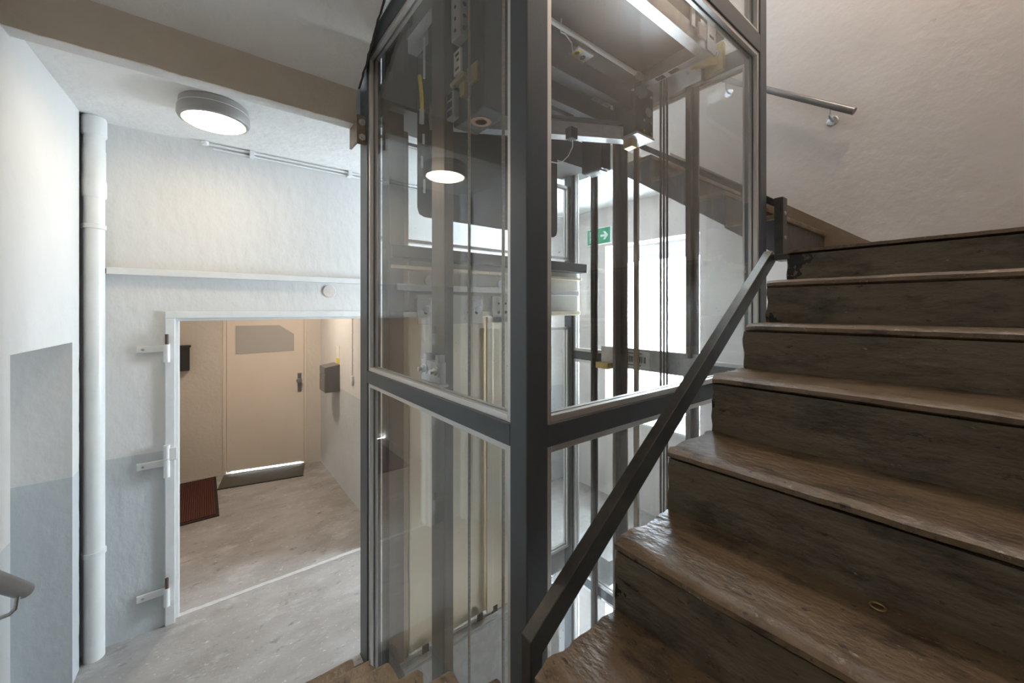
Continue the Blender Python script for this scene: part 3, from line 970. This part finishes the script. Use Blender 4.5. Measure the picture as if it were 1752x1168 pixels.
# yellow cable loop with a metal end cap
arc = [(0.90, 1.93 - 0.03 * math.sin(k / 8 * 1.6), 3.28 - 0.19 * k / 8) for k in range(9)]
MB().tube(arc, 0.010, 8).build('cable_loop', 'label_yellow', car)
MB().tube([arc[-1], (0.90, 1.905, 3.02)], 0.013, 10).build('cable_cap', 'zinc', car)
MB().tube([(0.915, 1.905, 3.26), (0.915, 1.905, 3.62)], 0.006, 8).build('hanging_rod', 'plastic_white', car)
# toe guard under the door edge
tg = MB()
tgp = [(0.965, 3.56), (0.965, 2.63), (0.978, 2.595), (1.01, 2.582), (2.04, 2.582), (2.07, 2.6), (2.08, 2.63), (2.08, 3.56)]
tg.prism(tgp, 'y', 2.095, 2.100)
tgo = tg.build('toe_guard', 'car_grey', car)
for (xx, za, zb) in ((1.00, 2.72, 2.80), (0.985, 2.86, 2.93), (0.995, 3.0, 3.06)):
    MB().box(xx, xx + 0.014, 2.094, 2.095, za, zb).build('slot', 'plastic_white', tgo)
# loose wires under the car
MB().tube([(1.84, 1.715, 3.13), (1.845, 1.72, 3.08), (1.82, 1.735, 3.02), (1.79, 1.75, 2.985), (1.75, 1.77, 2.97), (1.70, 1.80, 2.98)], 0.0035, 6).build('wire', 'plastic_white', car)
MB().box(1.80, 1.86, 1.69, 1.74, 3.12, 3.19).build('wire_socket', 'car_black', car, bevel=0.003)

# counterweight
cw = thing('counterweight', (2.40, 1.9, 3.08), 'dark counterweight hanging beside the window side rail', 'counterweight')
MB().box(2.30, 2.41, 1.86, 2.05, 3.09, 4.6).build('weight_block', 'car_black', cw, bevel=0.006)
MB().box(2.31, 2.40, 1.88, 2.03, 3.075, 3.09).build('buffer_plate', 'zinc', cw, bevel=0.01)

# ropes
ropes = [(0.872, 1.393, 'beaded hoist rope nearest the left guide rail', 0.006), (0.880, 1.169, 'hoist rope close to the near corner post', 0.006),
         (2.41, 1.405, 'leftmost of the three suspension ropes before the window', 0.0075),
         (2.41, 1.428, 'middle of the three suspension ropes before the window', 0.0075),
         (2.41, 1.451, 'rightmost of the three suspension ropes before the window', 0.0075)]
ropes[2] = (2.41, 1.451, ropes[2][2], 0.0075)
ropes[4] = (2.41, 1.405, ropes[4][2], 0.0075)
for (x, y, lab, r) in ropes:
    tag(MB().tube([(x, y, Z0 + 0.1), (x, y, PT - 0.1)], r, 8).build('hoist_rope', 'rope' if x < 1 else 'rope_dark', smooth=True), lab, 'rope', 'lift ropes')

# ------------------------------------------------------------------ black side bars of the stairs
sb1 = thing('stair_side_bar', (0.68, 0.776, 0.9), 'black square steel bar climbing beside the brown steps', 'handrail')
mbx = MB()
yb0, yb1 = 0.757, 0.797
slope = (2.352 - 1.20) / (2.30 - 0.657)
mbx.prism([(0.657, 0.80), (0.657, 1.200), (2.30, 2.352), (2.345, 2.322), (2.345, 2.30), (0.700, 1.150), (0.700, 0.80)], 'y', yb0, yb1)
mbx.build('bar', 'black_steel', sb1, bevel=0.003)
MB().box(2.30, 2.40, 0.690, 0.757, 2.30, 2.33).build('wall_tab', 'black_steel', sb1, bevel=0.003)
sb2 = thing('stair_side_bar', (2.62, 0.82, 2.36), 'black steel bar along the flight behind the shaft', 'handrail')
m2 = MB()
z0b = 2.685
m2.prism([(0.845, z0b - 0.045), (0.845, z0b), (2.02, z0b + 1.175 * 0.70), (2.02, z0b + 1.175 * 0.70 - 0.045)], 'x', 2.585, 2.612)
m2.build('bar', 'black_steel', sb2, bevel=0.002)
MB().box(2.585, 2.655, 0.800, 0.845, 2.33, z0b + 0.005).build('bar_post', 'black_steel', sb2, bevel=0.003)
for zz in (2.46, 2.60):
    MB().lathe([(0.011, 0), (0.011, 0.004), (0.006, 0.006)], (2.615, 0.800, zz), (0, -1, 0), 10).build('bolt', 'zinc', sb2)


# ------------------------------------------------------------------ wall handrails
def wall_rail(name, label, p0, p1, wall, brackets, r):
    t = thing(name, p0, label, 'handrail')
    MB().tube([p0, p1], r, 20).build('rail_tube', 'rail_tube', t, smooth=True)
    d = Vector(p1) - Vector(p0)
    for f in brackets:
        q = Vector(p0) + d * f
        sgn = 1 if wall > q.x else -1
        b = MB().tube([(q.x, q.y, q.z - r * 0.8), (q.x + sgn * 0.005, q.y, q.z - 0.07), (q.x + sgn * 0.02, q.y, q.z - 0.085), (wall, q.y, q.z - 0.09)], 0.007, 8)
        bo = b.build('rail_bracket', 'zinc', t, smooth=True)
        MB().lathe([(0.036, 0), (0.036, 0.003), (0.030, 0.008), (0.012, 0.009)], (wall, q.y, q.z - 0.09), (-sgn, 0, 0), 20).build('rosette', 'chrome', bo, smooth=True)


wall_rail('wall_handrail', 'grey tube handrail climbing the far pinkish wall', (3.455, 0.655, 3.385), (3.455, 2.0, 3.385 + 1.345 * 0.715), WX, (0.10, 0.62), 0.024)
wall_rail('wall_handrail', 'lower end of the grey tube handrail on the left wall', (-0.53, 2.315, 0.985), (-0.53, 1.3, 0.985 + 1.015 * 0.68), WL - 0.052, (0.06,), 0.027)

# ------------------------------------------------------------------ doorway frame with hinge bands
d1 = sthing('door_1', (0.55, WY, 0), 'white painted steel frame of the open doorway')
fr = MB()
fr.box(DX0 - 0.050, DX0, WY - 0.020, WY + 0.13, 0, DZ)
fr.box(DX1 - 0.001, DX1 + 0.05, WY - 0.020, WY + 0.13, 0, DZ)
fr.box(DX0 - 0.050, DX1 + 0.05, WY - 0.020, WY + 0.13, DZ, DZ + 0.045)
fr.build('door_frame', 'white_paint', d1, bevel=0.004)
rb = MB()
rb.box(DX0, DX0 + 0.018, WY + 0.03, WY + 0.13, 0, DZ - 0.018)
rb.box(DX0, DX1, WY + 0.03, WY + 0.13, DZ - 0.018, DZ)
rb.build('door_rebate', 'white_paint', d1, bevel=0.003)
for (zz, pin) in ((1.795, True), (1.055, True), (0.225, True)):
    h = MB()
    h.box(DX0 - 0.185, DX0 - 0.045, WY - 0.014, WY - 0.002, zz - 0.020, zz + 0.024)
    ho = h.build('hinge_band', 'white_paint', d1, bevel=0.003)
    MB().tube([(DX0 - 0.040, WY - 0.036, zz - 0.085), (DX0 - 0.040, WY - 0.036, zz + 0.03)], 0.016, 12).build('hinge_barrel', 'white_paint', ho, smooth=True)
    if zz > 1.5 or zz < 0.5:
        MB().tube([(DX0 - 0.040, WY - 0.036, zz + 0.03), (DX0 - 0.040, WY - 0.036, zz + 0.095)], 0.009, 10).build('hinge_pin', 'hinge_rust', ho, smooth=True)
    else:
        MB().tube([(DX0 - 0.040, WY - 0.036, zz + 0.034), (DX0 - 0.040, WY - 0.036, zz + 0.12)], 0.016, 12).build('hinge_barrel', 'white_paint', ho, smooth=True)
        MB().box(DX0 - 0.04, DX0 + 0.01, WY - 0.045, WY - 0.021, zz + 0.02, zz + 0.10).build('hinge_leaf', 'white_paint', ho, bevel=0.003)
    MB().lathe([(0.008, 0), (0.006, 0.004)], (DX0 - 0.155, WY - 0.014, zz), (0, -1, 0), 10).build('screw', 'zinc', ho)

# beige door at the end of the passage
d2 = sthing('door_2', (0.65, pw(0.65), 0), 'beige door with a grey cut-corner panel at the passage end')
ux, uy = 1 / math.hypot(1, 0.226), -0.226 / math.hypot(1, 0.226)      # along the askew wall


def dv(s, off):      # s metres along the wall from the left jamb, off towards the viewer
    return (DL0 + s * ux + off * uy, pw(DL0) + s * uy - off * ux)


def dquad(mb, s0, s1, o0, o1, z0, z1):
    return mb.prism([dv(s0, o0), dv(s1, o0), dv(s1, o1), dv(s0, o1)], 'z', z0, z1)


DW = (DL1 - DL0) / ux
dquad(MB(), 0.035, DW - 0.03, -0.05, -0.008, 0.030, DLZ - 0.03).build('door_leaf', 'door_paint', d2)
jb = MB()
dquad(jb, 0, 0.032, -0.06, 0.014, 0, DLZ)
dquad(jb, DW - 0.027, DW, -0.06, 0.010, 0, DLZ)
dquad(jb, 0, DW, -0.06, 0.012, DLZ - 0.028, DLZ)
dquad(jb, 0.02, 0.07, -0.075, -0.0505, 0, DLZ)
dquad(jb, DW - 0.065, DW - 0.01, -0.075, -0.0505, 0, DLZ)
dquad(jb, 0.02, DW - 0.02, -0.075, -0.0505, DLZ - 0.08, DLZ)
jb.build('door_jamb', 'door_paint', d2)
pp = [(0.125, 1.49), (0.125, 1.845), (0.60, 1.845), (0.765, 1.725), (0.765, 1.505)]
vs = []
for off in (-0.009, -0.003):
    for (s, z) in pp:
        x, y = dv(s, off)
        vs.append((x, y, z))
n = len(pp)
MB().add(vs, [tuple(range(n - 1, -1, -1)), tuple(range(n, 2 * n))] + [(i, (i + 1) % n, (i + 1) % n + n, i + n) for i in range(n)]).build('door_panel', 'door_panel_grey', d2)
hp = dquad(MB(), DW - 0.105, DW - 0.060, -0.008, 0.002, 0.96, 1.21).build('handle_plate', 'handle_steel', d2, bevel=0.003)
kx, ky = dv(DW - 0.085, 0.0)
MB().lathe([(0.011, 0), (0.011, 0.03), (0.030, 0.035), (0.034, 0.05), (0.030, 0.065), (0.018, 0.07)], (kx, ky, 1.115), (-uy * -1, -ux, 0), 18).build('door_knob', 'handle_steel', hp, smooth=True)
dquad(MB(), 0.03, DW - 0.03, -0.13, 0.0, 0.0, 0.012).build('threshold', 'white_paint', d2)

# ------------------------------------------------------------------ things on the walls
# drain pipe in the corner
px, py, pr_ = -0.500, 3.342, 0.047
dp = thing('drain_pipe', (px, py, 0), 'white painted vertical drain pipe in the left corner', 'pipe')
MB().lathe([(pr_, 0.0), (pr_, 2.72)], (px, py, 0), n=28).build('pipe_run', 'pipe_paint', dp, smooth=True)
MB().lathe([(pr_ + 0.001, 2.70), (pr_ + 0.008, 2.715), (pr_ + 0.008, 2.80), (pr_ + 0.004, 2.815), (pr_ + 0.004, 2.98),
            (pr_ + 0.001, 2.99), (pr_ + 0.001, 3.06), (pr_ + 0.009, 3.07), (pr_ + 0.009, 3.16), (pr_ + 0.004, 3.178)],
           (px, py, 0), n=28).build('pipe_socket', 'pipe_paint', dp, smooth=True)
for zz in (0.62, 2.535):
    MB().lathe([(pr_ + 0.001, zz - 0.014), (pr_ + 0.006, zz - 0.012), (pr_ + 0.006, zz + 0.012), (pr_ + 0.001, zz + 0.014)], (px, py, 0), n=28).build('pipe_clamp', 'pipe_paint', dp, smooth=True)

# white cable duct across the wall above the doorway
cd = thing('cable_duct', (1.4, WY, 2.26), 'long white cable duct on the wall above the doorway', 'cable duct')
MB().box(-0.449, 3.45, WY - 0.060, WY, 2.262, 2.302).build('duct_body', 'white_paint', cd, bevel=0.002)
MB().box(-0.490, -0.4495, WY - 0.009, WY, 2.268, 2.298).build('duct_end', 'void_shade', cd)  # black plate painting the shade inside the open duct end
# round blank cover
MB_c = MB().lathe([(0.050, 0), (0.050, 0.004), (0.046, 0.007), (0.0, 0.008)], (0.805, WY, 2.195), (0, -1, 0), 24)
tag(MB_c.build('plaster_patch', 'plaster_plain', smooth=True), 'round filled plaster patch just under the cable duct', 'plaster patch')
# conduit pair along the ceiling line
cn = thing('conduit', (0.6, 3.36, 3.14), 'thin grey conduit running from the lamp along the ceiling line', 'conduit')
MB().tube([(0.02, 3.352, 3.165), (3.4, 3.352, 3.165)], 0.008, 10).build('conduit_tube', 'white_paint', cn, smooth=True)
MB().tube([(0.06, 3.380, 3.150), (3.4, 3.380, 3.150)], 0.007, 10).build('conduit_tube', 'white_paint', cn, smooth=True)
MB().lathe([(0.016, 0), (0.022, 0.006), (0.022, 0.024)], (0.015, 3.352, 3.152), (0, 0, 1), 14).build('conduit_elbow', 'plastic_white', cn, smooth=True)
for xx in (0.28, 0.95, 1.6, 2.3):
    MB().box(xx - 0.014, xx + 0.014, 3.335, 3.40, 3.138, 3.18).build('conduit_clip', 'white_paint', cn, bevel=0.003)


# ceiling lamps; all but the landing one are unseen and added for light
def lamp(name, x, y, z, label, glow='lamp_glow', k=0.88):
    t = thing(name, (x, y, z), label, 'ceiling lamp')
    MB().lathe([(0.172, 0), (0.178, -0.006), (0.180, -0.030), (0.180, -0.036)], (x, y, z), n=48, k=k).build('lamp_base', 'lamp_grey', t, smooth=True)
    MB().lathe([(0.1805, -0.036), (0.1805, -0.040)], (x, y, z), n=48, k=k).build('lamp_seam', 'lamp_seam', t, smooth=True)
    m = MB()
    prof = [(0.182, -0.040), (0.186, -0.046), (0.188, -0.080), (0.180, -0.094), (0.165, -0.099), (0.160, -0.096), (0.160, -0.06)]
    m.lathe(prof, (x, y, z), n=48, k=k)
    m.build('lamp_ring', 'lamp_grey', t, smooth=True)
    MB().lathe([(0.1595, -0.075), (0.1595, -0.098), (0.150, -0.103), (0.08, -0.106), (0.0, -0.107)], (x, y, z), n=48, k=k).build('lamp_diffuser', glow, t, smooth=True)


lamp('ceiling_lamp', 0.055, 2.735, 3.18, 'round grey ceiling lamp glowing warm above the landing')
lamp('ceiling_lamp', 0.55, 4.75, 2.6, 'added unseen lamp brightening the passage behind the doorway', 'added_glow_strong')  # added fill, hidden behind the lintel, to lift the dark passage
lamp('ceiling_lamp', 2.9, 0.1, 5.60, 'added unseen lamp lighting the far wall and steps from high above', 'added_glow_strong')  # added fill out of view for the far wall and steps
lamp('ceiling_lamp', -0.25, 0.45, 4.34, 'added unseen dim lamp under the stair corner overhead', 'added_glow_dim')  # added weak fill out of view for the beam face and risers
lamp('ceiling_lamp', 0.10, 2.735, Z1, 'added unseen lamp one storey up over the left flight')  # added fill out of view on the upper level

# mailboxes
mbg = thing('mailbox', (1.22, 5.0, 1.2), 'grey steel mailbox on the passage side wall', 'mailbox')
yA, yB = 4.83, 5.09
MB().prism([(1.10, 1.385), (1.26, 1.41), (1.26, 1.095), (1.10, 1.095)], 'y', yA, yB).build('box_body', 'mailbox_grey', mbg, bevel=0.004)
MB().box(1.096, 1.10, yA + 0.012, yB - 0.012, 1.315, 1.375).build('flap', 'mailbox_grey', mbg)
MB().box(1.095, 1.0985, yA + 0.012, yB - 0.012, 1.11, 1.294).build('mailbox_door', 'mailbox_grey', mbg)
MB().lathe([(0.010, 0), (0.010, 0.006)], (1.095, yA + 0.12, 1.225), (-1, 0, 0), 12).build('lock', 'chrome', mbg)
MB().lathe([(0.010, 0), (0.010, 0.004)], (1.095, yA + 0.16, 1.27), (-1, 0, 0), 12).build('lock', 'chrome', mbg)
bx0, bx1 = -0.36, -0.115
yw = pw(-0.24)
mbb = thing('mailbox', (-0.2, yw, 1.3), 'black mailbox on the passage end wall half hidden by the frame', 'mailbox')
MB().box(bx0, bx1, yw - 0.11, yw - 0.0, 1.325, 1.60).build('box_body', 'mailbox_black', mbb, bevel=0.004)
MB().box(bx0 - 0.01, bx1 + 0.012, yw - 0.122, yw, 1.60, 1.625).build('lid', 'mailbox_black', mbb, bevel=0.003)
MB().box(bx0 + 0.03, bx1 - 0.05, yw - 0.113, yw - 0.11, 1.345, 1.58).build('mailbox_door', 'mailbox_black', mbb)
MB().box(bx0 + 0.08, bx1 - 0.09, yw - 0.116, yw - 0.113, 1.495, 1.512).build('name_strip', 'paper_white', mbb)
# notice above the grey mailbox
nt_ = thing('notice_card', (1.258, 4.92, 1.42), 'white and yellow card stuck above the grey mailbox', 'notice')
MB().box(1.256, 1.26, 4.86, 4.97, 1.475, 1.625).build('white_half', 'paper_white', nt_)
MB().box(1.256, 1.26, 4.86, 4.97, 1.40, 1.475).build('yellow_half', 'paper_yellow', nt_)
# pull switch and its surface cable
ps = thing('pull_switch', (1.25, 4.32, 1.2), 'small white cord switch under a surface cable', 'switch')
MB().box(1.238, 1.26, 4.295, 4.345, 1.26, 1.345).build('switch_body', 'plastic_white', ps, bevel=0.005)
MB().tube([(1.254, 4.33, 1.345), (1.254, 4.33, 2.2)], 0.004, 6).build('cable', 'corridor_paint', ps)
for zz in (1.45, 1.62, 1.80, 1.95):
    MB().box(1.247, 1.26, 4.322, 4.338, zz - 0.006, zz + 0.006).build('cable_clip', 'plastic_white', ps)
MB().lathe([(0.012, 0), (0.010, 0.014)], (1.248, 4.32, 1.245), (0, 0, 1), 10).build('pull_knob', 'plastic_white', ps)

# door mats
m1 = thing('door_mat', (-0.25, 5.4, 0), 'dark red ribbed mat lying at the left passage wall', 'door mat')
MB().box(-0.60, 0.135, 4.86, 6.02, 0.001, 0.010).build('mat_backing', 'mat_dark', m1, bevel=0.002)
nr = 38
for i in range(nr):
    x = -0.565 + (0.665) * i / (nr - 1)
    MB().box(x - 0.0055, x + 0.0055, 4.895, 5.985, 0.010, 0.017).build('rib', 'mat_red', m1)
m3 = thing('door_mat', (0.65, 5.75, 0), 'thin brown mat lying in front of the beige door', 'door mat')
q = [(0.14, 5.58), (0.98, 5.40), (1.07, 5.80), (0.21, 5.99)]
MB().prism(q, 'z', 0.001, 0.010).build('mat_pile', 'mat_brown', m3)
qe = [(0.13, 5.57), (0.98, 5.385), (0.98, 5.40), (0.14, 5.585)]
MB().prism(qe, 'z', 0.001, 0.008).build('mat_border', 'rubber', m3)

# emergency exit sign on the window wall
es = thing('exit_sign', (WX, 2.86, 2.77), 'green emergency exit sign with a white arrow beside the window', 'exit sign')
ey0, ey1, ez0, ez1 = 2.71, 3.03, 2.785, 2.955
MB().box(WX - 0.030, WX, ey0 - 0.008, ey1 + 0.008, ez0 - 0.008, ez1 + 0.008).build('sign_housing', 'sign_white', es, bevel=0.003)
MB().box(WX - 0.032, WX - 0.030, ey0, ey1, ez0, ez1).build('sign_face', 'sign_green', es)
xs0, xs1 = WX - 0.0335, WX - 0.032
cz = (ez0 + ez1) / 2
# seen from the room, right is towards -y
ac = 2.785
ar = [(ac + 0.055, cz + 0.012), (ac - 0.005, cz + 0.012), (ac + 0.020, cz + 0.045), (ac - 0.008, cz + 0.045), (ac - 0.050, cz),
      (ac - 0.008, cz - 0.045), (ac + 0.020, cz - 0.045), (ac - 0.005, cz - 0.012), (ac + 0.055, cz - 0.012)]
MB().prism(ar, 'x', xs0, xs1).build('arrow', 'sign_white', es)
MB().box(xs0, xs1, 2.905, 2.995, ez0 + 0.02, ez1 - 0.02).build('door_symbol', 'sign_white', es)
run = MB()
x2, x3 = WX - 0.0345, WX - 0.0335
run.lathe([(0.012, 0), (0.012, 0.001)], (x3, 2.935, cz + 0.048), (-1, 0, 0), 14)
for (a, b, w) in (((2.945, cz + 0.03), (2.958, cz - 0.012), 0.020), ((2.958, cz - 0.012), (2.925, cz - 0.028), 0.012),
                  ((2.925, cz - 0.028), (2.935, cz - 0.06), 0.011), ((2.958, cz - 0.012), (2.972, cz - 0.045), 0.012),
                  ((2.972, cz - 0.045), (2.99, cz - 0.05), 0.010), ((2.945, cz + 0.028), (2.918, cz + 0.008), 0.009),
                  ((2.948, cz + 0.028), (2.975, cz + 0.015), 0.009), ((2.975, cz + 0.015), (2.985, cz - 0.005), 0.008)):
    dy, dz = b[0] - a[0], b[1] - a[1]
    l = math.hypot(dy, dz)
    ny, nz = -dz / l * w / 2, dy / l * w / 2
    run.prism([(a[0] + ny, a[1] + nz), (b[0] + ny, b[1] + nz), (b[0] - ny, b[1] - nz), (a[0] - ny, a[1] - nz)], 'x', x2, x3)
run.build('running_figure', 'sign_green', es)

# small pale ring lying on a tread
rg = MB()
seg_n = 28
ring_pts = [(1.139 + 0.0125 * math.cos(2 * math.pi * k / seg_n), 0.177 + 0.0125 * math.sin(2 * math.pi * k / seg_n), 1.4125) for k in range(seg_n + 1)]
rg.tube(ring_pts, 0.0022, 6, caps=False)
tag(rg.build('rubber_ring', 'brass_zinc', smooth=True), 'tiny pale ring lying on a brown tread', 'ring')
